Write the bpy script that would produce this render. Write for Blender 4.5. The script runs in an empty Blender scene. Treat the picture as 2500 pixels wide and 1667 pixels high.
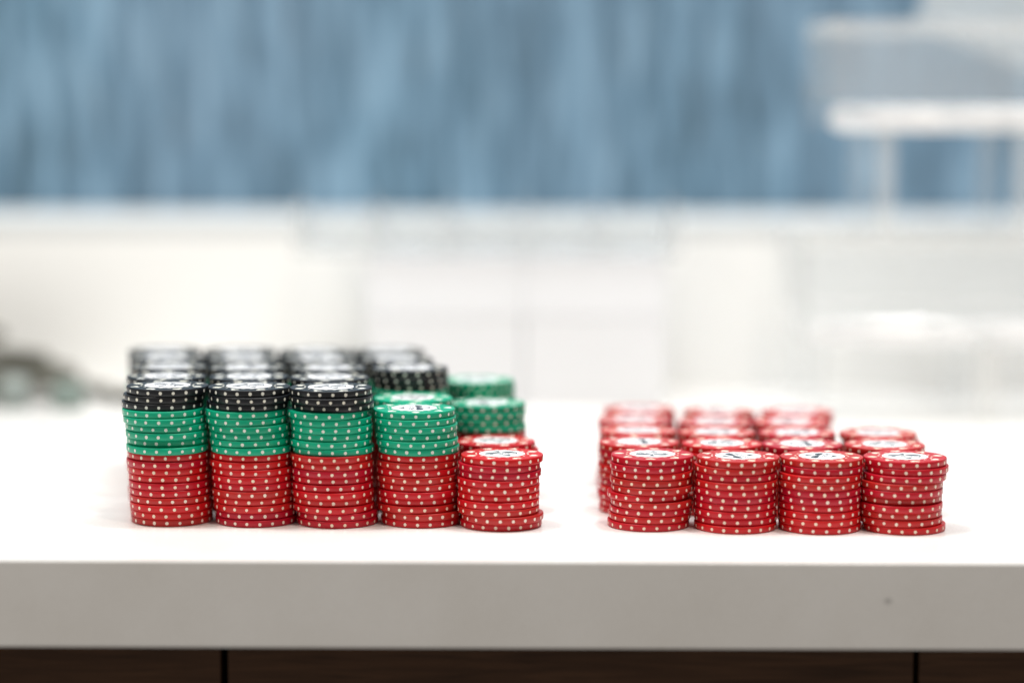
import bpy, math, random
from math import radians, sin, cos, pi, atan2, sqrt
from mathutils import Vector

random.seed(7)
scene = bpy.context.scene
COL = scene.collection

# ------------------------------------------------------------------ camera
CAM_Y, CAM_Z, PITCH, LENS = -1.140, 0.2055, 5.945, 85.0
cam_d = bpy.data.cameras.new("camera")
cam = bpy.data.objects.new("camera", cam_d)
COL.objects.link(cam)
cam.location = (0.0, CAM_Y, CAM_Z)
cam.rotation_mode = 'XYZ'
cam.rotation_euler = (radians(90.0 - PITCH), radians(-0.19), 0.0)
cam_d.lens = LENS
cam_d.sensor_width = 36.0
cam_d.clip_start = 0.02
cam_d.clip_end = 50.0
cam_d.dof.use_dof = True
cam_d.dof.focus_distance = 1.140
cam_d.dof.aperture_fstop = 1.85
scene.camera = cam

# ------------------------------------------------------------------ room light
world = bpy.data.worlds.new("World")
scene.world = world
world.use_nodes = True
bg = world.node_tree.nodes["Background"]
bg.inputs[0].default_value = (1.0, 0.94, 0.87, 1.0)
bg.inputs[1].default_value = 0.30


def area(name, loc, power, size, size_y=None, color=(1, 1, 1), target=None):
    d = bpy.data.lights.new(name, 'AREA')
    d.energy = power
    d.color = color
    if size_y:
        d.shape = 'RECTANGLE'
        d.size = size
        d.size_y = size_y
    else:
        d.shape = 'DISK'
        d.size = size
    o = bpy.data.objects.new(name, d)
    COL.objects.link(o)
    o.location = loc
    if target is not None:
        v = Vector(target) - Vector(loc)
        o.rotation_euler = v.to_track_quat('-Z', 'Y').to_euler()
    return o


area("ceiling_panel_lamp", (0.0, 0.14, 1.55), 19.5, 1.5, 0.42, (0.96, 0.985, 1.0), (0, 0.14, 0))
for lx, ly, p in ((-0.60, 0.06, 13.5), (0.60, 0.06, 13.5)):
    area("downlight_and_fill", (lx, ly, 2.25), p, 0.16, None, (1.0, 0.985, 0.96), (lx * 0.3, 0.1, 0))

area("downlight_and_fill", (-0.95, -0.50, 1.15), 5.0, 0.20, None, (1.0, 0.94, 0.84), (-0.1, 0.0, 0))  # added fill lamp, lightens the left end of the counter front
area("downlight_and_fill", (0.45, -0.70, 2.20), 12.5, 0.20, None, (1.0, 0.88, 0.76), (0.1, 0.0, 0))  # warm fill lamp added to brighten the counter front

scene.view_settings.view_transform = 'Standard'
scene.view_settings.look = 'None'
scene.view_settings.exposure = 0.10
scene.view_settings.gamma = 1.0
scene.view_settings.use_curve_mapping = False
scene.render.engine = 'CYCLES'
scene.cycles.use_denoising = True
scene.cycles.max_bounces = 12
scene.cycles.transparent_max_bounces = 16


# ------------------------------------------------------------------ helpers
def mesh_obj(name, verts, faces, mats, parent=None, smooth=False, mat_idx=None):
    me = bpy.data.meshes.new(name)
    me.from_pydata(verts, [], faces)
    for m in (mats if isinstance(mats, (list, tuple)) else [mats]):
        me.materials.append(m)
    if smooth:
        me.polygons.foreach_set("use_smooth", [True] * len(me.polygons))
    if mat_idx:
        me.polygons.foreach_set("material_index", mat_idx)
    me.update()
    return link(name, me, parent)


def link(name, me, parent=None):
    o = bpy.data.objects.new(name, me)
    COL.objects.link(o)
    if parent:
        o.parent = parent
    return o


def empty(name, loc=(0, 0, 0), rz=0.0):
    o = bpy.data.objects.new(name, None)
    o.empty_display_size = 0.01
    COL.objects.link(o)
    o.location = loc
    o.rotation_euler = (0, 0, rz)
    return o


def tag(o, label=None, cat=None, group=None, kind=None):
    if label:
        o["label"] = label
    if cat:
        o["category"] = cat
    if group:
        o["group"] = group
    if kind:
        o["kind"] = kind
    return o


def box_geo(x0, x1, y0, y1, z0, z1, b=0.0):
    """bevelled box as verts, faces"""
    if b <= 0:
        v = [(x0, y0, z0), (x1, y0, z0), (x1, y1, z0), (x0, y1, z0),
             (x0, y0, z1), (x1, y0, z1), (x1, y1, z1), (x0, y1, z1)]
        f = [(0, 3, 2, 1), (4, 5, 6, 7), (0, 1, 5, 4), (1, 2, 6, 5), (2, 3, 7, 6), (3, 0, 4, 7)]
        return v, f
    import bmesh
    bm = bmesh.new()
    v, f = box_geo(x0, x1, y0, y1, z0, z1)
    bv = [bm.verts.new(p) for p in v]
    for q in f:
        bm.faces.new([bv[i] for i in q])
    bmesh.ops.bevel(bm, geom=list(bm.edges), offset=b, segments=3, affect='EDGES', profile=0.5)
    bm.verts.index_update()
    vs = [tuple(p.co) for p in bm.verts]
    fs = [tuple(p.index for p in q.verts) for q in bm.faces]
    bm.free()
    return vs, fs


def box(name, x0, x1, y0, y1, z0, z1, mat, parent=None, b=0.0):
    v, f = box_geo(x0, x1, y0, y1, z0, z1, b)
    return mesh_obj(name, v, f, mat, parent)


# ------------------------------------------------------------------ materials
def new_mat(name):
    m = bpy.data.materials.new(name)
    m.use_nodes = True
    nt = m.node_tree
    bsdf = nt.nodes["Principled BSDF"]
    return m, nt, bsdf


def N(nt, typ, **kw):
    n = nt.nodes.new(typ)
    for k, v in kw.items():
        setattr(n, k, v)
    return n


def chip_plastic(name, ca, cb, cc, rough=0.33, spec=0.38):
    m, nt, b = new_mat(name)
    info = N(nt, 'ShaderNodeObjectInfo')
    ramp = N(nt, 'ShaderNodeValToRGB')
    ramp.color_ramp.elements[0].color = (*ca, 1)
    ramp.color_ramp.elements[1].color = (*cc, 1)
    e = ramp.color_ramp.elements.new(0.55)
    e.color = (*cb, 1)
    nt.links.new(info.outputs['Random'], ramp.inputs[0])  # random tone per chip: colour differences plus painted uneven lighting
    tc = N(nt, 'ShaderNodeTexCoord')
    nz = N(nt, 'ShaderNodeTexNoise')
    nz.inputs['Scale'].default_value = 260.0
    nz.inputs['Detail'].default_value = 4.0
    nt.links.new(tc.outputs['Object'], nz.inputs['Vector'])
    mix = N(nt, 'ShaderNodeMixRGB', blend_type='MULTIPLY')
    mix.inputs[0].default_value = 0.22
    nt.links.new(ramp.outputs[0], mix.inputs[1])
    nt.links.new(nz.outputs[0], mix.inputs[2])
    nt.links.new(mix.outputs[0], b.inputs['Base Color'])
    rr = N(nt, 'ShaderNodeMapRange')
    rr.inputs['To Min'].default_value = rough - 0.10
    rr.inputs['To Max'].default_value = rough + 0.14
    nt.links.new(nz.outputs[0], rr.inputs[0])
    nt.links.new(rr.outputs[0], b.inputs['Roughness'])
    bump = N(nt, 'ShaderNodeBump')
    bump.inputs['Strength'].default_value = 0.12
    bump.inputs['Distance'].default_value = 0.00008
    nz2 = N(nt, 'ShaderNodeTexNoise')
    nz2.inputs['Scale'].default_value = 1400.0
    nt.links.new(tc.outputs['Object'], nz2.inputs['Vector'])
    nt.links.new(nz2.outputs[0], bump.inputs['Height'])
    nt.links.new(bump.outputs[0], b.inputs['Normal'])
    b.inputs['Specular IOR Level'].default_value = spec
    return m


M = {}
M['red'] = chip_plastic('red_plastic', (0.49, 0.0025, 0.022), (0.62, 0.006, 0.009), (0.50, 0.017, 0.014))
M['green'] = chip_plastic('green_plastic', (0.001, 0.375, 0.205), (0.001, 0.430, 0.240), (0.001, 0.335, 0.180))
M['black'] = chip_plastic('black_plastic', (0.0085, 0.0100, 0.0135), (0.0110, 0.0130, 0.0170), (0.0090, 0.0095, 0.0120), 0.34, 0.42)


def spot_mat(name, ca, cb):
    m, nt, b = new_mat(name)
    info = N(nt, 'ShaderNodeObjectInfo')
    ramp = N(nt, 'ShaderNodeValToRGB')
    ramp.color_ramp.elements[0].color = (*ca, 1)
    ramp.color_ramp.elements[1].color = (*cb, 1)
    nt.links.new(info.outputs['Random'], ramp.inputs[0])
    tc = N(nt, 'ShaderNodeTexCoord')
    nz = N(nt, 'ShaderNodeTexNoise')
    nz.inputs['Scale'].default_value = 420.0
    nt.links.new(tc.outputs['Object'], nz.inputs['Vector'])
    mix = N(nt, 'ShaderNodeMixRGB', blend_type='MULTIPLY')
    mix.inputs[0].default_value = 0.12
    nt.links.new(ramp.outputs[0], mix.inputs[1])
    nt.links.new(nz.outputs[0], mix.inputs[2])
    nt.links.new(mix.outputs[0], b.inputs['Base Color'])
    b.inputs['Roughness'].default_value = 0.5
    return m


M['spot_red'] = spot_mat('cream_spot', (0.92, 0.74, 0.56), (0.92, 0.80, 0.70))
M['spot_green'] = spot_mat('white_spot', (0.84, 0.84, 0.76), (0.80, 0.84, 0.78))
M['spot_black'] = spot_mat('ivory_spot', (0.82, 0.80, 0.68), (0.80, 0.82, 0.78))


def plain(name, col, rough=0.5, spec=0.5, noise=0.0, nscale=60.0):
    m, nt, b = new_mat(name)
    b.inputs['Base Color'].default_value = (*col, 1)
    b.inputs['Roughness'].default_value = rough
    b.inputs['Specular IOR Level'].default_value = spec
    if noise:
        tc = N(nt, 'ShaderNodeTexCoord')
        nz = N(nt, 'ShaderNodeTexNoise')
        nz.inputs['Scale'].default_value = nscale
        nz.inputs['Detail'].default_value = 5.0
        nt.links.new(tc.outputs['Object'], nz.inputs['Vector'])
        rp = N(nt, 'ShaderNodeValToRGB')
        rp.color_ramp.elements[0].position = 0.3
        rp.color_ramp.elements[1].position = 0.7
        rp.color_ramp.elements[0].color = (*[c * (1 - noise) for c in col], 1)
        rp.color_ramp.elements[1].color = (*[min(1, c * (1 + noise)) for c in col], 1)
        nt.links.new(nz.outputs[0], rp.inputs[0])
        nt.links.new(rp.outputs[0], b.inputs['Base Color'])
    return m


M['inlay'] = plain('white_inlay_paper', (0.86, 0.87, 0.89), 0.32, 0.5, 0.02, 300)
M['ink'] = plain('dark_print_ink', (0.030, 0.042, 0.060), 0.38, 0.5)

# quartz worktop
m, nt, b = new_mat('white_quartz')
tc = N(nt, 'ShaderNodeTexCoord')
n1 = N(nt, 'ShaderNodeTexNoise')
n1.inputs['Scale'].default_value = 9.0
n1.inputs['Detail'].default_value = 6.0
n1.inputs['Roughness'].default_value = 0.6
nt.links.new(tc.outputs['Object'], n1.inputs['Vector'])
r1 = N(nt, 'ShaderNodeValToRGB')
r1.color_ramp.elements[0].position = 0.32
r1.color_ramp.elements[1].position = 0.66
r1.color_ramp.elements[0].color = (0.79, 0.775, 0.75, 1)
r1.color_ramp.elements[1].color = (0.875, 0.87, 0.86, 1)
nt.links.new(n1.outputs[0], r1.inputs[0])
n2 = N(nt, 'ShaderNodeTexNoise')
n2.inputs['Scale'].default_value = 900.0
n2.inputs['Detail'].default_value = 2.0
nt.links.new(tc.outputs['Object'], n2.inputs['Vector'])
r2 = N(nt, 'ShaderNodeValToRGB')
r2.color_ramp.elements[0].position = 0.30
r2.color_ramp.elements[1].position = 0.50
r2.color_ramp.elements[0].color = (0.86, 0.85, 0.84, 1)
r2.color_ramp.elements[1].color = (1, 1, 1, 1)
nt.links.new(n2.outputs[0], r2.inputs[0])
mx = N(nt, 'ShaderNodeMixRGB', blend_type='MULTIPLY')
mx.inputs[0].default_value = 0.55
nt.links.new(r1.outputs[0], mx.inputs[1])
nt.links.new(r2.outputs[0], mx.inputs[2])
# small dark smudge on the front edge
sub = N(nt, 'ShaderNodeVectorMath', operation='SUBTRACT')
sub.inputs[1].default_value = (0.1660, -0.0950, -0.0172)
nt.links.new(tc.outputs['Object'], sub.inputs[0])
nzs = N(nt, 'ShaderNodeTexNoise')
nzs.inputs['Scale'].default_value = 500.0
nt.links.new(tc.outputs['Object'], nzs.inputs['Vector'])
scl = N(nt, 'ShaderNodeVectorMath', operation='MULTIPLY')
scl.inputs[1].default_value = (1.0, 0.4, 1.5)
nt.links.new(sub.outputs[0], scl.inputs[0])
ln = N(nt, 'ShaderNodeVectorMath', operation='LENGTH')
nt.links.new(scl.outputs[0], ln.inputs[0])
ad = N(nt, 'ShaderNodeMath', operation='MULTIPLY_ADD')
ad.inputs[1].default_value = 0.0016
nt.links.new(nzs.outputs[0], ad.inputs[0])
nt.links.new(ln.outputs['Value'], ad.inputs[2])
mr = N(nt, 'ShaderNodeMapRange')
mr.inputs['From Min'].default_value = 0.0012
mr.inputs['From Max'].default_value = 0.0034
mr.inputs['To Min'].default_value = 0.55
mr.inputs['To Max'].default_value = 1.0
nt.links.new(ad.outputs[0], mr.inputs[0])
mx2 = N(nt, 'ShaderNodeMixRGB', blend_type='MULTIPLY')
mx2.inputs[0].default_value = 1.0
nt.links.new(mx.outputs[0], mx2.inputs[1])
nt.links.new(mr.outputs[0], mx2.inputs[2])
nt.links.new(mx2.outputs[0], b.inputs['Base Color'])
b.inputs['Roughness'].default_value = 0.24
b.inputs['Specular IOR Level'].default_value = 0.45
M['quartz'] = m

# dark cabinet wood
m, nt, b = new_mat('dark_walnut')
tc = N(nt, 'ShaderNodeTexCoord')
mp = N(nt, 'ShaderNodeMapping')
mp.inputs['Scale'].default_value = (6.0, 6.0, 90.0)
nt.links.new(tc.outputs['Object'], mp.inputs[0])
nz = N(nt, 'ShaderNodeTexNoise')
nz.inputs['Scale'].default_value = 3.0
nz.inputs['Detail'].default_value = 7.0
nz.inputs['Distortion'].default_value = 0.8
nt.links.new(mp.outputs[0], nz.inputs['Vector'])
rp = N(nt, 'ShaderNodeValToRGB')
rp.color_ramp.elements[0].position = 0.3
rp.color_ramp.elements[1].position = 0.72
rp.color_ramp.elements[0].color = (0.040, 0.020, 0.011, 1)
rp.color_ramp.elements[1].color = (0.085, 0.042, 0.022, 1)
nt.links.new(nz.outputs[0], rp.inputs[0])
nt.links.new(rp.outputs[0], b.inputs['Base Color'])
b.inputs['Roughness'].default_value = 0.55
b.inputs['Specular IOR Level'].default_value = 0.15
M['wood'] = m
M['carcass'] = plain('black_carcass', (0.006, 0.006, 0.006), 0.8, 0.2)

# background
M['panel_white'] = plain('white_laminate', (0.88, 0.885, 0.87), 0.45, 0.4, 0.015, 5.0)

M['ledge'] = plain('pale_grey_ledge', (0.66, 0.68, 0.68), 0.4, 0.4, 0.02, 8.0)

m, nt, b = new_mat('streaked_blue_paint')
tc = N(nt, 'ShaderNodeTexCoord')
mp = N(nt, 'ShaderNodeMapping')
mp.inputs['Scale'].default_value = (56.0, 1.0, 8.5)
nt.links.new(tc.outputs['Object'], mp.inputs[0])
nz = N(nt, 'ShaderNodeTexNoise')
nz.inputs['Scale'].default_value = 1.25
nz.inputs['Detail'].default_value = 6.0
nz.inputs['Roughness'].default_value = 0.62
nz.inputs['Distortion'].default_value = 0.35
nt.links.new(mp.outputs[0], nz.inputs['Vector'])
rp = N(nt, 'ShaderNodeValToRGB')
cr = rp.color_ramp
cr.elements[0].position = 0.36
cr.elements[0].color = (0.040, 0.080, 0.112, 1)
cr.elements[1].position = 0.66
cr.elements[1].color = (0.235, 0.370, 0.490, 1)
e = cr.elements.new(0.50)
e.color = (0.112, 0.215, 0.308, 1)
nt.links.new(nz.outputs[0], rp.inputs[0])
mp2 = N(nt, 'ShaderNodeMapping')
mp2.inputs['Scale'].default_value = (5.0, 1.0, 2.0)
mp2.inputs['Location'].default_value = (3.1, 0, 1.7)
nt.links.new(tc.outputs['Object'], mp2.inputs[0])
nzb = N(nt, 'ShaderNodeTexNoise')
nzb.inputs['Scale'].default_value = 1.0
nzb.inputs['Detail'].default_value = 3.0
nt.links.new(mp2.outputs[0], nzb.inputs['Vector'])
hue = N(nt, 'ShaderNodeMixRGB', blend_type='MIX')
hr = N(nt, 'ShaderNodeMapRange')
hr.inputs['From Min'].default_value = 0.35
hr.inputs['From Max'].default_value = 0.70
hr.inputs['To Max'].default_value = 0.45
nt.links.new(nzb.outputs[0], hr.inputs[0])
nt.links.new(hr.outputs[0], hue.inputs[0])
nt.links.new(rp.outputs[0], hue.inputs[1])
hue.inputs[2].default_value = (0.128, 0.192, 0.272, 1)
mp3 = N(nt, 'ShaderNodeMapping')
mp3.inputs['Scale'].default_value = (88.0, 1.0, 7.0)
nt.links.new(tc.outputs['Object'], mp3.inputs[0])
nzc = N(nt, 'ShaderNodeTexNoise')
nzc.inputs['Scale'].default_value = 1.0
nzc.inputs['Detail'].default_value = 4.0
nt.links.new(mp3.outputs[0], nzc.inputs['Vector'])
fr3 = N(nt, 'ShaderNodeValToRGB')
fr3.color_ramp.elements[0].position = 0.40
fr3.color_ramp.elements[0].color = (0.52, 0.58, 0.60, 1)
fr3.color_ramp.elements[1].position = 0.60
fr3.color_ramp.elements[1].color = (1.45, 1.42, 1.38, 1)
nt.links.new(nzc.outputs[0], fr3.inputs[0])
fine = N(nt, 'ShaderNodeMixRGB', blend_type='MULTIPLY')
fine.inputs[0].default_value = 0.42
nt.links.new(hue.outputs[0], fine.inputs[1])
nt.links.new(fr3.outputs[0], fine.inputs[2])
nt.links.new(fine.outputs[0], b.inputs['Base Color'])
b.inputs['Roughness'].default_value = 0.7
M['blue'] = m


def acrylic(name, haze, tint=(0.97, 0.98, 0.985), white=(0.86, 0.88, 0.89), rough=0.06, gloss=1.0, trans=0.3, vary=0.0):
    m = bpy.data.materials.new(name)
    m.use_nodes = True
    nt = m.node_tree
    nt.nodes.clear()
    out = N(nt, 'ShaderNodeOutputMaterial')
    tr = N(nt, 'ShaderNodeBsdfTransparent')
    tr.inputs[0].default_value = (*tint, 1)
    df = N(nt, 'ShaderNodeBsdfDiffuse')
    df.inputs[0].default_value = (*white, 1)
    tl = N(nt, 'ShaderNodeBsdfTranslucent')
    tl.inputs[0].default_value = (*white, 1)
    dm = N(nt, 'ShaderNodeMixShader')
    dm.inputs[0].default_value = trans
    nt.links.new(df.outputs[0], dm.inputs[1])
    nt.links.new(tl.outputs[0], dm.inputs[2])
    h = N(nt, 'ShaderNodeMixShader')
    h.inputs[0].default_value = haze
    nt.links.new(tr.outputs[0], h.inputs[1])
    nt.links.new(dm.outputs[0], h.inputs[2])
    if vary:  # patchy white, paints broken highlights into the material
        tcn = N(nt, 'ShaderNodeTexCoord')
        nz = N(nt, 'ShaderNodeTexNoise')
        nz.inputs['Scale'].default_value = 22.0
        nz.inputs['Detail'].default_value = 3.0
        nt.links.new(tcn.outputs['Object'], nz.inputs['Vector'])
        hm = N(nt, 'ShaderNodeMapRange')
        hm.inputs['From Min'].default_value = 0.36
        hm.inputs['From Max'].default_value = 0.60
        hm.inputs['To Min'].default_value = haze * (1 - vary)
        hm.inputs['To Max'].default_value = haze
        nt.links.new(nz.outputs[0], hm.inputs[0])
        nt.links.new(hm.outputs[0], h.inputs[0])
    gl = N(nt, 'ShaderNodeBsdfGlossy')
    gl.inputs['Roughness'].default_value = rough
    fr = N(nt, 'ShaderNodeFresnel')
    fr.inputs[0].default_value = 1.46
    mx = N(nt, 'ShaderNodeMixShader')
    gm = N(nt, 'ShaderNodeMath', operation='MULTIPLY')
    gm.inputs[1].default_value = gloss
    nt.links.new(fr.outputs[0], gm.inputs[0])
    nt.links.new(gm.outputs[0], mx.inputs[0])
    nt.links.new(h.outputs[0], mx.inputs[1])
    nt.links.new(gl.outputs[0], mx.inputs[2])
    nt.links.new(mx.outputs[0], out.inputs[0])
    return m


M['acrylic'] = acrylic('clear_acrylic', 0.115, tint=(0.988, 0.992, 0.995), white=(0.92, 0.94, 0.94), gloss=0.35)
M['lightened_edge'] = acrylic('lightened_acrylic_edge', 0.22, tint=(0.99, 0.99, 0.99), white=(0.97, 0.97, 0.95), gloss=0.15)  # white haze painted in for light piped to the edges
M['floor_glint'] = acrylic('acrylic_floor_glint', 0.88, white=(0.98, 0.98, 0.98), gloss=0.4, trans=0.15, vary=0.62)  # patchy white stands in for refracted light and highlights
M['frost'] = acrylic('frosted_bluish_plastic', 0.78, tint=(0.99, 0.99, 0.99), white=(0.96, 0.975, 1.0), gloss=0.2, trans=0.05)
M['sheet'] = acrylic('hazy_acrylic', 0.33, tint=(0.99, 0.99, 0.99), white=(0.95, 0.96, 0.95), gloss=0.2)
M['cable'] = plain('dark_olive_rubber', (0.105, 0.103, 0.082), 0.55, 0.4, 0.2, 120)
M['teal'] = plain('grey_teal_plastic', (0.19, 0.245, 0.22), 0.4, 0.5)
M['greycap'] = plain('grey_plastic', (0.26, 0.30, 0.285), 0.35, 0.5)

# ------------------------------------------------------------------ counter
EDGE_Y, BACK_Y, SLAB = -0.0955, 0.520, 0.0392
counter = empty("counter", (0, 0, 0))
tag(counter, "white stone counter with thick front edge over dark wood cabinet doors", "counter")
box("countertop", -0.80, 0.80, EDGE_Y, BACK_Y, -SLAB, 0.0, M['quartz'], counter, 0.0009)
FY = -0.067
carc = box("carcass", -0.78, 0.78, FY + 0.020, BACK_Y - 0.01, -0.62, -SLAB - 0.0005, M['carcass'], counter)
gL, gR = -0.1294, 0.1838
DW = gR - gL
for x0, x1 in ((gL - DW + 0.0017, gL - 0.0017), (gL + 0.0017, gR - 0.0013), (gR + 0.0013, gR + DW - 0.0017)):
    box("door", x0, x1, FY, FY + 0.0190, -0.61, -SLAB - 0.0025, M['wood'], counter, 0.0006)

# ------------------------------------------------------------------ background surfaces
LEDGE_Z = 0.1148
pn = empty("back_panel", (0, BACK_Y, 0))
tag(pn, "white upstand with flat ledge behind the counter, below the blue wall", "back panel")
box("upstand", -1.0, 1.0, 0.001, 0.020, -0.05, LEDGE_Z - 0.0122, M['panel_white'], pn, 0.0008)
box("ledge", -1.0, 1.0, 0.0014, 0.158, LEDGE_Z - 0.012, LEDGE_Z, M['ledge'], pn, 0.0010)
# blue wall: gently uneven sheet with thickness
WY = BACK_Y + 0.1595
v, f = [], []
nx, nzv = 160, 10
for j in range(nzv + 1):
    for i in range(nx + 1):
        x = -1.1 + 2.2 * i / nx
        z = -0.05 + 1.0 * j / nzv
        rip = 0.0016 * sin(x * 61.0 + 0.4 * sin(z * 9)) + 0.0012 * sin(x * 113.0 + 1.3)
        v.append((x, WY + 0.003 + rip, z))
n0 = len(v)
v += [(-1.1, WY + 0.05, -0.05), (1.1, WY + 0.05, -0.05), (1.1, WY + 0.05, 0.95), (-1.1, WY + 0.05, 0.95)]
for j in range(nzv):
    for i in range(nx):
        a = j * (nx + 1) + i
        f.append((a, a + 1, a + nx + 2, a + nx + 1))
f.append((n0 + 3, n0 + 2, n0 + 1, n0))
wall = mesh_obj("wall", v, f, M['blue'], None, True)
tag(wall, "blue wall with vertical darker and lighter streaks behind everything", None, None, "structure")

# ------------------------------------------------------------------ poker chip meshes
R, T = 0.01945, 0.00342
SEG = 72
TH = T - 0.00004


def chip_geo(seg=SEG):
    b, q = 0.00034, 0.00062
    prof = [(R - q - 0.0003, 0.0), (R - q, 0.00001), (R - q * 0.42, q * 0.45), (R, q),
            (R, TH - b), (R - b * 0.3, TH - b * 0.3), (R - b, TH - 0.00001), (R - b - 0.0003, TH)]
    v, f = [], []
    for r, z in prof:
        for i in range(seg):
            a = 2 * pi * i / seg
            v.append((r * cos(a), r * sin(a), z))
    for k in range(len(prof) - 1):
        for i in range(seg):
            j = (i + 1) % seg
            f.append((k * seg + i, k * seg + j, (k + 1) * seg + j, (k + 1) * seg + i))
    f.append(tuple(reversed(range(seg))))
    f.append(tuple((len(prof) - 1) * seg + i for i in range(seg)))
    return v, f


def spots_geo(rng, n=20, m=12):
    v, f = [], []
    for k in range(n):
        a0 = 2 * pi * (k + rng.uniform(-0.025, 0.025)) / n
        rad = 0.00078 * rng.uniform(0.93, 1.06)
        rv = rad * rng.uniform(0.96, 1.10)
        dz = rng.uniform(-0.00008, 0.00008)
        base = len(v)
        rr = R + 0.000022
        v.append((rr * cos(a0), rr * sin(a0), TH / 2 + dz))
        for q in range(m):
            t = 2 * pi * q / m
            wob = 1 + rng.uniform(-0.05, 0.05)
            a = a0 + rad * wob * cos(t) / R
            v.append((rr * cos(a), rr * sin(a), TH / 2 + dz + rv * wob * sin(t)))
        for q in range(m):
            f.append((base, base + 1 + q, base + 1 + (q + 1) % m))
    return v, f


rng = random.Random(3)
chip_mesh = {}
spot_mesh = {}
cv, cf = chip_geo()
SPOTV = [spots_geo(rng) for _ in range(4)]
for c in ('red', 'green', 'black'):
    me = bpy.data.meshes.new(c + "_chip_body")
    me.from_pydata(cv, [], cf)
    me.materials.append(M[c])
    sm = [True] * len(me.polygons)
    sm[-1] = sm[-2] = False
    me.polygons.foreach_set("use_smooth", sm)
    chip_mesh[c] = me
    spot_mesh[c] = []
    for sv, sf in SPOTV:
        ms = bpy.data.meshes.new(c + "_edge_spots")
        ms.from_pydata(sv, [], sf)
        ms.materials.append(M['spot_' + c])
        spot_mesh[c].append(ms)


# --- printed top face: suit shaped spots, dashes, inlay, spade and lettering
def poly_mesh(name, polys, z, mat):
    v, f = [], []
    for p in polys:
        b0 = len(v)
        v += [(x, y, z) for x, y in p]
        f.append(tuple(range(b0, b0 + len(p))))
    me = bpy.data.meshes.new(name)
    me.from_pydata(v, [], f)
    me.materials.append(mat)
    return me


def suit(kind, s):
    p = []
    if kind == 'diamond':
        for k in range(24):
            t = 2 * pi * k / 24
            c_, s_ = cos(t), sin(t)
            p.append((0.86 * s * (abs(c_) ** 1.5) * (1 if c_ > 0 else -1), 1.05 * s * (abs(s_) ** 1.5) * (1 if s_ > 0 else -1)))
    elif kind == 'heart':
        for k in range(28):
            t = 2 * pi * k / 28
            x = sin(t) ** 3
            y = (13 * cos(t) - 5 * cos(2 * t) - 2 * cos(3 * t) - cos(4 * t)) / 16
            p.append((x * s, (y + 0.1) * s))
        p.reverse()
    elif kind == 'spade':
        for k in range(28):
            t = 2 * pi * k / 28
            x = sin(t) ** 3
            y = -(13 * cos(t) - 5 * cos(2 * t) - 2 * cos(3 * t) - cos(4 * t)) / 16
            p.append((x * s, (y + 0.05) * s))
    else:
        for k in range(36):
            t = 2 * pi * k / 36 + pi / 2
            r = 0.74 + 0.28 * cos(3 * (t - pi / 2))
            p.append((r * cos(t) * s, r * sin(t) * s))
    # face up (counter clockwise)
    ar = sum(p[i][0] * p[(i + 1) % len(p)][1] - p[(i + 1) % len(p)][0] * p[i][1] for i in range(len(p)))
    if ar < 0:
        p.reverse()
    return p


ZF = TH + 0.000015
face_spot_mesh = {}
dash_mesh = {}
for c in ('red', 'green', 'black'):
    face_spot_mesh[c] = []
    for k in range(8):
        a = 2 * pi * k / 8
        pts = suit(('diamond', 'club', 'heart', 'spade')[k % 4], 0.00235)
        q = [((0.0158 + y) * cos(a) + x * sin(a), (0.0158 + y) * sin(a) - x * cos(a)) for x, y in pts]
        q.reverse()
        ar = sum(q[i][0] * q[(i + 1) % len(q)][1] - q[(i + 1) % len(q)][0] * q[i][1] for i in range(len(q)))
        if ar < 0:
            q.reverse()
        face_spot_mesh[c].append(poly_mesh(c + "_face_spot", [q], ZF, M['spot_' + c]))
    polys = []
    for k in range(8):
        for s_ in (-0.16, 0.16):
            a = 2 * pi * (k + 0.5) / 8 + s_
            q = []
            for t in range(10):
                ang = 2 * pi * t / 10
                rr = 0.0124 + 0.00045 * cos(ang)
                aa = a + 0.085 * sin(ang)
                q.append((rr * cos(aa), rr * sin(aa)))
            polys.append(q)
    dash_mesh[c] = poly_mesh(c + "_face_dashes", polys, ZF, M['spot_' + c])

# inlay disc with a low rim
v, f = [], []
for r_, z_ in ((0.0109, TH + 0.00001), (0.0109, TH + 0.00005), (0.01082, TH + 0.00007)):
    for i in range(56):
        a = 2 * pi * i / 56
        v.append((r_ * cos(a), r_ * sin(a), z_))
for k in range(2):
    for i in range(56):
        j = (i + 1) % 56
        f.append((k * 56 + i, k * 56 + j, (k + 1) * 56 + j, (k + 1) * 56 + i))
f.append(tuple(112 + i for i in range(56)))
inlay_mesh = bpy.data.meshes.new("inlay")
inlay_mesh.from_pydata(v, [], f)
inlay_mesh.materials.append(M['inlay'])
ZI = TH + 0.000085
mm = 0.001


def bez(p0, p1, p2, n=8):
    return [((1 - t) ** 2 * p0[0] + 2 * t * (1 - t) * p1[0] + t * t * p2[0],
             (1 - t) ** 2 * p0[1] + 2 * t * (1 - t) * p1[1] + t * t * p2[1]) for t in [i / n for i in range(n)]]


tip = bez((0, 8.6), (-0.7, 6.6), (-3.3, 4.6)) + bez((-3.3, 4.6), (0, 4.9), (3.3, 4.6)) + bez((3.3, 4.6), (0.7, 6.6), (0, 8.6))
left_lobe = bez((-0.45, -1.3), (-4.5, -0.2), (-8.2, -1.0)) + bez((-8.2, -1.0), (-7.9, -4.0), (-4.8, -4.3)) + bez((-4.8, -4.3), (-2.2, -4.2), (-0.45, -2.4))
right_lobe = [(-x, y) for x, y in reversed(left_lobe)]
stem = [(-0.30, -1.5), (-0.40, -3.8)] + bez((-0.40, -3.8), (-0.8, -6.6), (-2.6, -7.7)) + [(-2.6, -7.7), (2.6, -7.7)] + bez((2.6, -7.7), (0.8, -6.6), (0.40, -3.8)) + [(0.40, -3.8), (0.30, -1.5)]


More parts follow.
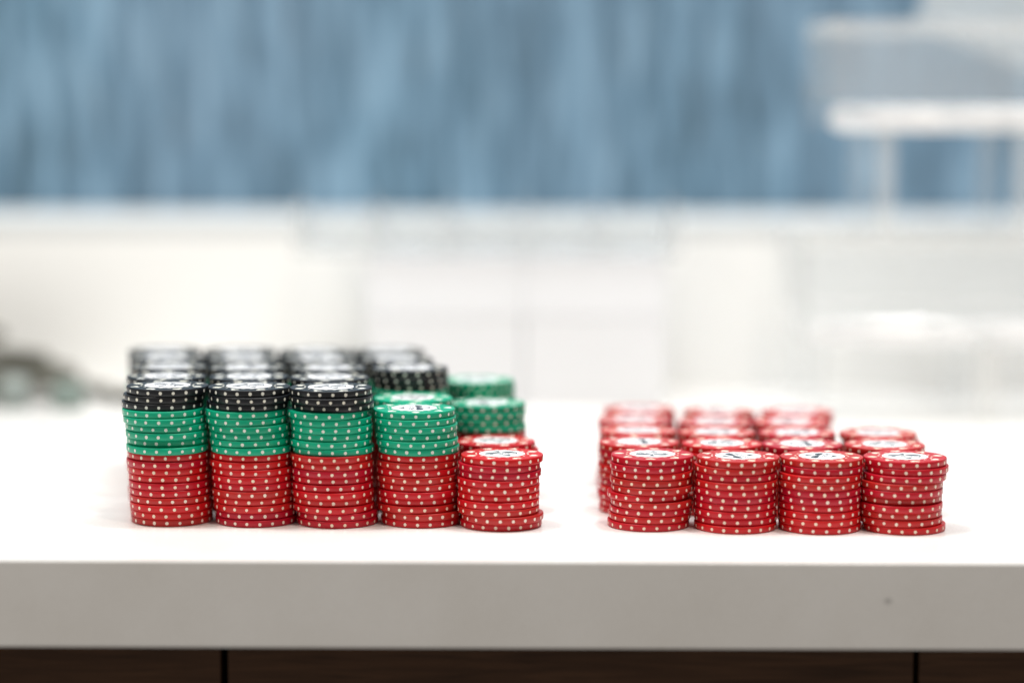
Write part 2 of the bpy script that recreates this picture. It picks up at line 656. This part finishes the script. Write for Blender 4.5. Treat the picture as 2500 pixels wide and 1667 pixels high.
def ccw(p):
    p = [(x * mm, y * mm) for x, y in p]
    ar = sum(p[i][0] * p[(i + 1) % len(p)][1] - p[(i + 1) % len(p)][0] * p[i][1] for i in range(len(p)))
    return p if ar > 0 else p[::-1]


emblem_mesh = poly_mesh("spade_print", [ccw(tip), ccw(left_lobe), ccw(right_lobe), ccw(stem)], ZI, M['ink'])


def text_mesh(name, runs, mat, z):
    """runs: list of (text, size, x, y); joined into one flat mesh"""
    vs, fs = [], []
    dg = None
    for s, size, x, y in runs:
        cu = bpy.data.curves.new("lettering_curve", 'FONT')
        cu.body = s
        cu.size = size
        cu.offset = 0.00003
        cu.resolution_u = 3
        o = bpy.data.objects.new("lettering_curve", cu)
        COL.objects.link(o)
        bpy.context.view_layer.update()
        dg = bpy.context.evaluated_depsgraph_get()
        me = o.evaluated_get(dg).to_mesh()
        b0 = len(vs)
        vs += [(p.co.x + x, p.co.y + y, z) for p in me.vertices]
        fs += [tuple(b0 + i for i in q.vertices) for q in me.polygons]
        o.evaluated_get(dg).to_mesh_clear()
        bpy.data.objects.remove(o)
        bpy.data.curves.remove(cu)
    me = bpy.data.meshes.new(name)
    me.from_pydata(vs, [], fs)
    me.materials.append(mat)
    return me


letter_mesh = text_mesh("lettering", [("A", 0.0062, -0.0078, -0.0002), ("c", 0.0054, -0.0034, 0.0002), ("e", 0.0054, -0.0002, 0.0002),
                                      ("'", 0.0054, 0.0030, 0.0002), ("s", 0.0060, 0.0046, -0.0001)], M['ink'], ZI)


# ------------------------------------------------------------------ stack layout (metres on the counter)
FPX = LENS / 36.0 * 2500.0
cp, sp_ = cos(radians(PITCH)), sin(radians(PITCH))


def xw(px, y, z):
    """lateral position on the counter of something measured at that photo column"""
    depth = (y - CAM_Y) * cp + (CAM_Z - z) * sp_
    return (px - 1250.0) * depth / FPX


def row_from_edges(edges, half, scale, x0):
    return [(e + half) / scale + x0 for e in edges]


LB, RB = 'left block', 'right block'
ORD = ['', 'first', 'second', 'third', 'fourth', 'fifth']
# front stacks: measured centre of every chip, bottom to top
front = {
    (LB, 1): (0.0030, row_from_edges([137, 135, 133, 128, 125, 120, 115, 105, 103, 108, 105, 103, 98, 95, 80, 70, 63, 75, 98], 312, 3.136, 280)),
    (LB, 2): (0.0020, row_from_edges([785, 780, 770, 763, 757, 762, 753, 757, 738, 745, 748, 737, 733, 730, 708, 700, 715, 738, 725], 312, 3.136, 280)),
    (LB, 3): (-0.0005, row_from_edges([150, 152, 122, 120, 118, 112, 112, 112, 115, 103, 118, 98, 105, 105, 97, 77, 112, 105, 97], 312, 3.136, 680)),
    (LB, 4): (0.0020, row_from_edges([795, 800, 765, 763, 770, 775, 760, 760, 760, 770, 770, 760, 750, 755, 743, 735], 312, 3.136, 680)),
    (LB, 5): (-0.0070, row_from_edges([432, 445, 410, 408, 412, 412, 408, 425, 415, 440], 339, 3.4075, 1000)),
    (RB, 1): (-0.0055, row_from_edges([190, 205, 215, 228, 190, 230, 218, 232, 215, 230], 412, 4.126, 1440)),
    (RB, 2): (-0.0105, row_from_edges([1065, 1070, 1060, 1065, 1060, 1063, 1070, 1075, 1064, 1092], 412, 4.126, 1440)),
    (RB, 3): (-0.0115, row_from_edges([95, 90, 90, 92, 95, 95, 90, 93, 118, 118], 417, 4.127, 1880)),
    (RB, 4): (-0.0120, row_from_edges([940, 910, 907, 907, 910, 910, 912, 947, 974, 957], 419, 4.127, 1880)),
}
comp_full = ['red'] * 10 + ['green'] * 6 + ['black'] * 3
stacks = []          # block, column, row, [(x, y, colour)]


def add_stack(block, col, row, xs, y, comp, jit):
    r = random.Random(hash((len(block), col, row)) & 0xffff)
    lst = []
    for i, c in enumerate(comp):
        z = i * T
        px = xs[i] if isinstance(xs, list) else xs
        x = xw(px, y, z if isinstance(xs, list) else len(comp) * T) if True else 0
        dx = 0.0 if isinstance(xs, list) else r.gauss(0, jit)
        lst.append((x + max(-0.0009, min(0.0009, dx)), y + max(-0.0013, min(0.0013, r.gauss(0, jit))), c))
    stacks.append((block, col, row, lst))


for (blk, col), (y, xs) in front.items():
    add_stack(blk, col, 1, xs, y, comp_full[:len(xs)], 0.0008)
P = 0.0398
left_rows = {2: {1: 412, 2: 609, 3: 807, 4: 1011, 5: 1216}, 3: {1: 416, 2: 605, 3: 803, 4: 1001, 5: 1194},
             4: {1: 411, 2: 597, 3: 787, 4: 969, 5: 1168}, 5: {1: 404, 2: 584, 3: 772, 4: 950}}
left_n = {(4, 2): 16, (5, 2): 10, (5, 3): 14, (5, 4): 16}
for row, cols in left_rows.items():
    for col, px in cols.items():
        n = left_n.get((col, row), 19)
        y = front[(LB, col)][0] * 0.6 + P * (row - 1) + 0.0008
        add_stack(LB, col, row, px, y, comp_full[:n], 0.0004)
right_rows = {2: {1: 1563, 2: 1763, 3: 1960, 4: 2164}, 3: {1: 1557, 2: 1754, 3: 1949, 4: 2150},
              4: {1: 1555, 2: 1745, 3: 1936}, 5: {1: 1565, 2: 1757, 3: 1946}}
for row, cols in right_rows.items():
    for col, px in cols.items():
        y = front[(RB, col)][0] + P * (row - 1) + 0.0008
        add_stack(RB, col, row, px, y, ['red'] * 10, 0.0005)

# how many chips at the top of each rear stack are built one by one (the ones in view)
def singles(block, col, row, n):
    if row == 1:
        return n
    if block == LB:
        if col == 5:
            return {2: 4, 3: 6, 4: 6}[row]
        if col == 4:
            return {2: 2, 3: 6, 4: 3, 5: 3}[row]
        if col == 1:
            return 4
        return 2
    if col == 1:
        return {2: 10, 3: 10, 4: 6, 5: 6}[row]
    if col == 4:
        return {2: 5, 3: 4}[row]
    if col == 3 and row > 3:
        return 4
    return 2


TOP_ROT = {(LB, 1): 160, (LB, 2): 205, (LB, 3): 205, (LB, 4): 95, (LB, 5): 205, (RB, 1): -6, (RB, 2): -72, (RB, 3): -108, (RB, 4): 187}
COLNAME = {LB: {1: 'first', 2: 'second', 3: 'third', 4: 'fourth', 5: 'fifth'}, RB: {1: 'first', 2: 'second', 3: 'third', 4: 'fourth'}}
ROWNAME = {1: 'front row', 2: 'second row', 3: 'third row', 4: 'fourth row', 5: 'fifth row'}
NUM = ['', 'first', 'second', 'third', 'fourth', 'fifth', 'sixth', 'seventh', 'eighth', 'ninth', 'tenth', 'eleventh', 'twelfth',
       'thirteenth', 'fourteenth', 'fifteenth', 'sixteenth', 'seventeenth', 'eighteenth', 'nineteenth']


def make_chip(colour, x, y, z, rz, label, group, is_top, variant):
    root = empty(colour + "_poker_chip", (x, y, z), rz)
    tag(root, label, "poker chip", group)
    link("disc", chip_mesh[colour], root)
    tag(link("edge_spots", spot_mesh[colour][variant], root), kind="stuff")
    if is_top:
        for me in face_spot_mesh[colour]:
            link("face_spot", me, root)
        tag(link("face_dashes", dash_mesh[colour], root), kind="stuff")
        inl = link("inlay", inlay_mesh, root)
        link("spade_print", emblem_mesh, inl)
        link("lettering", letter_mesh, inl)
    return root


rest_v, rest_f, rest_m = [], [], []
REST_MATS = ['red', 'green', 'black', 'spot_red', 'spot_green', 'spot_black']
rv_, rf_ = chip_geo(48)
rr = random.Random(11)
count = 0
for block, col, row, lst in stacks:
    n = len(lst)
    k = singles(block, col, row, n)
    for i, (x, y, c) in enumerate(lst):
        top = i == n - 1
        rz = rr.uniform(0, 2 * pi)
        if top and row == 1:
            rz = radians(TOP_ROT[(block, col)])
        var = rr.randrange(4)
        if i >= n - k:
            if top:
                lab = "%s poker chip on top of the %s stack from the left, %s, %s" % (c, COLNAME[block][col], ROWNAME[row], block)
            else:
                lab = "%s poker chip, %s from bottom, %s stack from left, %s, %s" % (c, NUM[i + 1], COLNAME[block][col], ROWNAME[row], block)
            make_chip(c, x, y, i * T, rz, lab, "%s chips stacked in the %s" % (c, block), top, var)
            count += 1
        else:
            b0 = len(rest_v)
            rest_v += [(p[0] + x, p[1] + y, p[2] + i * T) for p in rv_]
            rest_f += [tuple(b0 + q for q in fc) for fc in rf_]
            rest_m += [REST_MATS.index(c)] * len(rf_)
            sv, sf = SPOTV[var]
            b0 = len(rest_v)
            ca, sa = cos(rz), sin(rz)
            rest_v += [(p[0] * ca - p[1] * sa + x, p[0] * sa + p[1] * ca + y, p[2] + i * T) for p in sv]
            rest_f += [tuple(b0 + q for q in fc) for fc in sf]
            rest_m += [REST_MATS.index('spot_' + c)] * len(sf)
rest = mesh_obj("stacked_poker_chips", rest_v, rest_f, [M[q] for q in REST_MATS], None, False, rest_m)
tag(rest, "lower chips of the rear stacks, hidden behind the front stacks", "poker chips", None, "stuff")
print("single chips:", count, "stacks:", len(stacks))


# ------------------------------------------------------------------ clear acrylic things in the background
def tray(name, x0, x1, y0, y1, z_leg, z_floor, z_top, label, legs):
    """open clear tray standing on legs; z_leg = bottom of the legs"""
    t = 0.0045
    root = empty(name, ((x0 + x1) / 2, (y0 + y1) / 2, z_leg))
    tag(root, label, "acrylic tray", "clear acrylic trays at the right")
    ox, oy, oz = root.location

    def b_(nm, a, b, c, d, e, g, mat, bev=0.0006):
        return box(nm, a - ox, b - ox, c - oy, d - oy, e - oz, g - oz, mat, root, bev)
    fl = 0.0165
    b_("floor_slab", x0, x1, y0 + 0.0145, y1, z_floor + 0.004, z_floor + fl - 0.004, M['acrylic'])
    b_("floor_edge", x0, x1, y0, y0 + 0.0142, z_floor, z_floor + fl, M['floor_glint'], 0.0068)  # rounded front edge, its highlight painted in as white
    zt = z_top - 0.009
    b_("front_wall", x0, x1, y0, y0 + t, z_floor + fl, zt, M['acrylic'])
    b_("back_wall", x0, x1, y1 - t, y1, z_floor + fl, zt, M['acrylic'])
    b_("side_wall", x0, x0 + t, y0 + t, y1 - t, z_floor + fl, zt, M['acrylic'])
    b_("side_wall", x1 - t, x1, y0 + t, y1 - t, z_floor + fl, zt, M['acrylic'])
    # rim, painted whiter for light piped through the acrylic
    b_("rim", x0, x1, y0 - 0.001, y0 + 0.006, zt, z_top, M['lightened_edge'])
    b_("rim", x0, x1, y1 - 0.006, y1 + 0.001, zt, z_top, M['lightened_edge'])
    b_("rim", x0, x0 + 0.007, y0 + 0.006, y1 - 0.006, zt, z_top, M['lightened_edge'])
    b_("rim", x1 - 0.007, x1, y0 + 0.006, y1 - 0.006, zt, z_top, M['lightened_edge'])
    for lx, bright in legs:
        b_("leg", lx - 0.006, lx + 0.006, y0 + 0.002, y0 + 0.012, z_leg, z_floor, M['lightened_edge' if bright else 'acrylic'])  # bright legs carry the painted edge light
        b_("leg", lx - 0.006, lx + 0.006, y1 - 0.012, y1 - 0.002, z_leg, z_floor + 0.0038, M['acrylic'])
    return root


RY0, RY1 = 0.352, 0.478
tray("acrylic_tray", 0.181, 0.430, RY0, RY1, 0.0, 0.0475, 0.1155,
     "lower clear acrylic tray on legs at right, standing on the counter", ((0.190, 0), (0.298, 1), (0.415, 0)))
tray("acrylic_tray", 0.196, 0.445, RY0, RY1, 0.1158, 0.1800, 0.2490,
     "upper clear acrylic tray with floor edge painted bright at right, above the other", ((0.231, 1), (0.316, 1), (0.420, 0)))
# loose sheet leaning in the upper tray, its lower edge sloping down to the right
sheet = empty("acrylic_sheet", (0.398, RY1 - 0.012, 0.1945))
sheet.rotation_euler = (radians(-4), radians(22), 0)
tag(sheet, "tilted clear acrylic sheet leaning in the upper tray at right", "acrylic sheet")
box("plate", -0.145, 0.0, -0.002, 0.002, 0.012, 0.115, M['sheet'], sheet, 0.0006)
box("edge_strip", -0.145, 0.0, -0.004, 0.004, 0.0, 0.0118, M['lightened_edge'], sheet, 0.003)

# two pale cartons with a five channel chip rack on top
CY0, CY1 = 0.420, 0.498


def carton(x0, x1, h, label):
    root = empty("plastic_box", ((x0 + x1) / 2, (CY0 + CY1) / 2, 0))
    tag(root, label, "box", "pale plastic boxes under the clear rack")
    w, d = (x1 - x0) / 2, (CY1 - CY0) / 2
    box("body", -w, w, -d, d, 0, h * 0.60, M['frost'], root, 0.0012)
    box("cover", -w - 0.0004, w + 0.0004, -d - 0.0004, d + 0.0004, h * 0.602, h, M['frost'], root, 0.0012)
    return root


carton(-0.093, 0.0074, 0.098, "pale bluish frosted box under the clear rack, left one")
carton(0.0084, 0.1000, 0.098, "pale bluish frosted box under the clear rack, right one")

rack = empty("chip_rack", (-0.016, (CY0 + CY1) / 2, 0.0985))
tag(rack, "empty clear chip rack with five round channels on pale boxes", "chip rack")
PW = 0.0495
d = (CY1 - CY0) / 2
for k in range(5):
    xc = (k - 2) * PW
    # half round channel with wall thickness
    v, f = [], []
    ro, ri = 0.0240, 0.0215
    ns = 18
    for yy in (-d, d):
        for r_ in (ro, ri):
            for i in range(ns + 1):
                a = pi + pi * i / ns
                v.append((xc + r_ * cos(a), yy, 0.0265 + r_ * sin(a)))
    q = ns + 1
    for i in range(ns):
        f.append((i, i + 1, 2 * q + i + 1, 2 * q + i))
        f.append((q + i + 1, q + i, 3 * q + i, 3 * q + i + 1))
        f.append((i + 1, i, q + i, q + i + 1))
        f.append((2 * q + i, 2 * q + i + 1, 3 * q + i + 1, 3 * q + i))
    f.append((0, 2 * q, 3 * q, q))
    f.append((ns, q + ns, 3 * q + ns, 2 * q + ns))
    mesh_obj("channel", v, f, M['acrylic'], rack, True)
for k in range(6):
    xc = (k - 2.5) * PW
    box("rib", xc - 0.0007, xc + 0.0007, -d, d, 0.0, 0.034, M['lightened_edge'], rack)
box("base_plate", -2.5 * PW - 0.001, 2.5 * PW + 0.001, -d, d, -0.0004, 0.0022, M['acrylic'], rack)
box("end_plate", -2.5 * PW - 0.001, 2.5 * PW + 0.001, -d - 0.003, -d - 0.0002, -0.0004, 0.026, M['acrylic'], rack)
box("end_plate", -2.5 * PW - 0.001, 2.5 * PW + 0.001, d + 0.0002, d + 0.003, -0.0004, 0.026, M['acrylic'], rack)

# ------------------------------------------------------------------ dark cable heap at the left
def tube(path, r, ns=8):
    v, f = [], []
    n = len(path)
    for i, p in enumerate(path):
        a = Vector(path[max(0, i - 1)])
        c = Vector(path[min(n - 1, i + 1)])
        t = (c - a).normalized()
        u = t.cross(Vector((0, 0, 1)))
        u = u.normalized() if u.length > 1e-4 else Vector((1, 0, 0))
        w = u.cross(t)
        for k in range(ns):
            q = Vector(p) + u * (r * cos(2 * pi * k / ns)) + w * (r * sin(2 * pi * k / ns))
            v.append(tuple(q))
    for i in range(n - 1):
        for k in range(ns):
            j = (k + 1) % ns
            f.append((i * ns + k, i * ns + j, (i + 1) * ns + j, (i + 1) * ns + k))
    f.append(tuple(reversed(range(ns))))
    f.append(tuple((n - 1) * ns + k for k in range(ns)))
    return v, f


path = []
turns, spt = 9, 40
for i in range(turns * spt):
    t = i / spt
    a = 2 * pi * t
    k = t / turns
    rx = 0.058 - 0.022 * k + 0.012 * sin(2.3 * t + 0.6)
    ry = 0.036 - 0.010 * k + 0.007 * cos(1.7 * t)
    cx = -0.010 * sin(1.9 * t) - 0.052 * k
    z = 0.0045 + 0.0036 * t + 0.0040 * (1 + sin(1.11 * a + t)) * min(1, t)
    path.append((cx + rx * cos(a), ry * sin(a), z))
sx, sy = path[0][0], path[0][1]
for i in range(1, 70):       # loose tail winding to the right
    q = i / 69
    path.insert(0, (sx + 0.052 * q, sy - 0.030 * q + 0.012 * sin(q * 15.0), 0.0045))
v, f = tube(path, 0.0043)
cab = mesh_obj("coiled_cable", v, f, M['cable'], None, True)
cab.location = (-0.340, 0.455, 0.0)
tag(cab, "heap of dark olive coiled cable lying on the counter at far left", "cable")


def lathe(name, prof, mat, parent=None, ns=28):
    v, f = [], []
    for r_, z_ in prof:
        for i in range(ns):
            a = 2 * pi * i / ns
            v.append((r_ * cos(a), r_ * sin(a), z_))
    for k in range(len(prof) - 1):
        for i in range(ns):
            j = (i + 1) % ns
            f.append((k * ns + i, k * ns + j, (k + 1) * ns + j, (k + 1) * ns + i))
    f.append(tuple(reversed(range(ns))))
    f.append(tuple((len(prof) - 1) * ns + i for i in range(ns)))
    return mesh_obj(name, v, f, mat, parent, True)


cap = lathe("round_cap", [(0.010, 0), (0.0112, 0.001), (0.0112, 0.012), (0.0095, 0.0155), (0.006, 0.0165)], M['teal'])
cap.location = (-0.2860, 0.410, 0.0)
tag(cap, "small dull green round cap beside the cable, nearer the chips", "cap")
cap2 = lathe("round_cap", [(0.0085, 0), (0.0098, 0.001), (0.0098, 0.016), (0.0080, 0.020), (0.005, 0.021)], M['greycap'])
cap2.location = (-0.3200, 0.405, 0.0)
tag(cap2, "small pale grey round cap in front of the cable, far left", "cap")
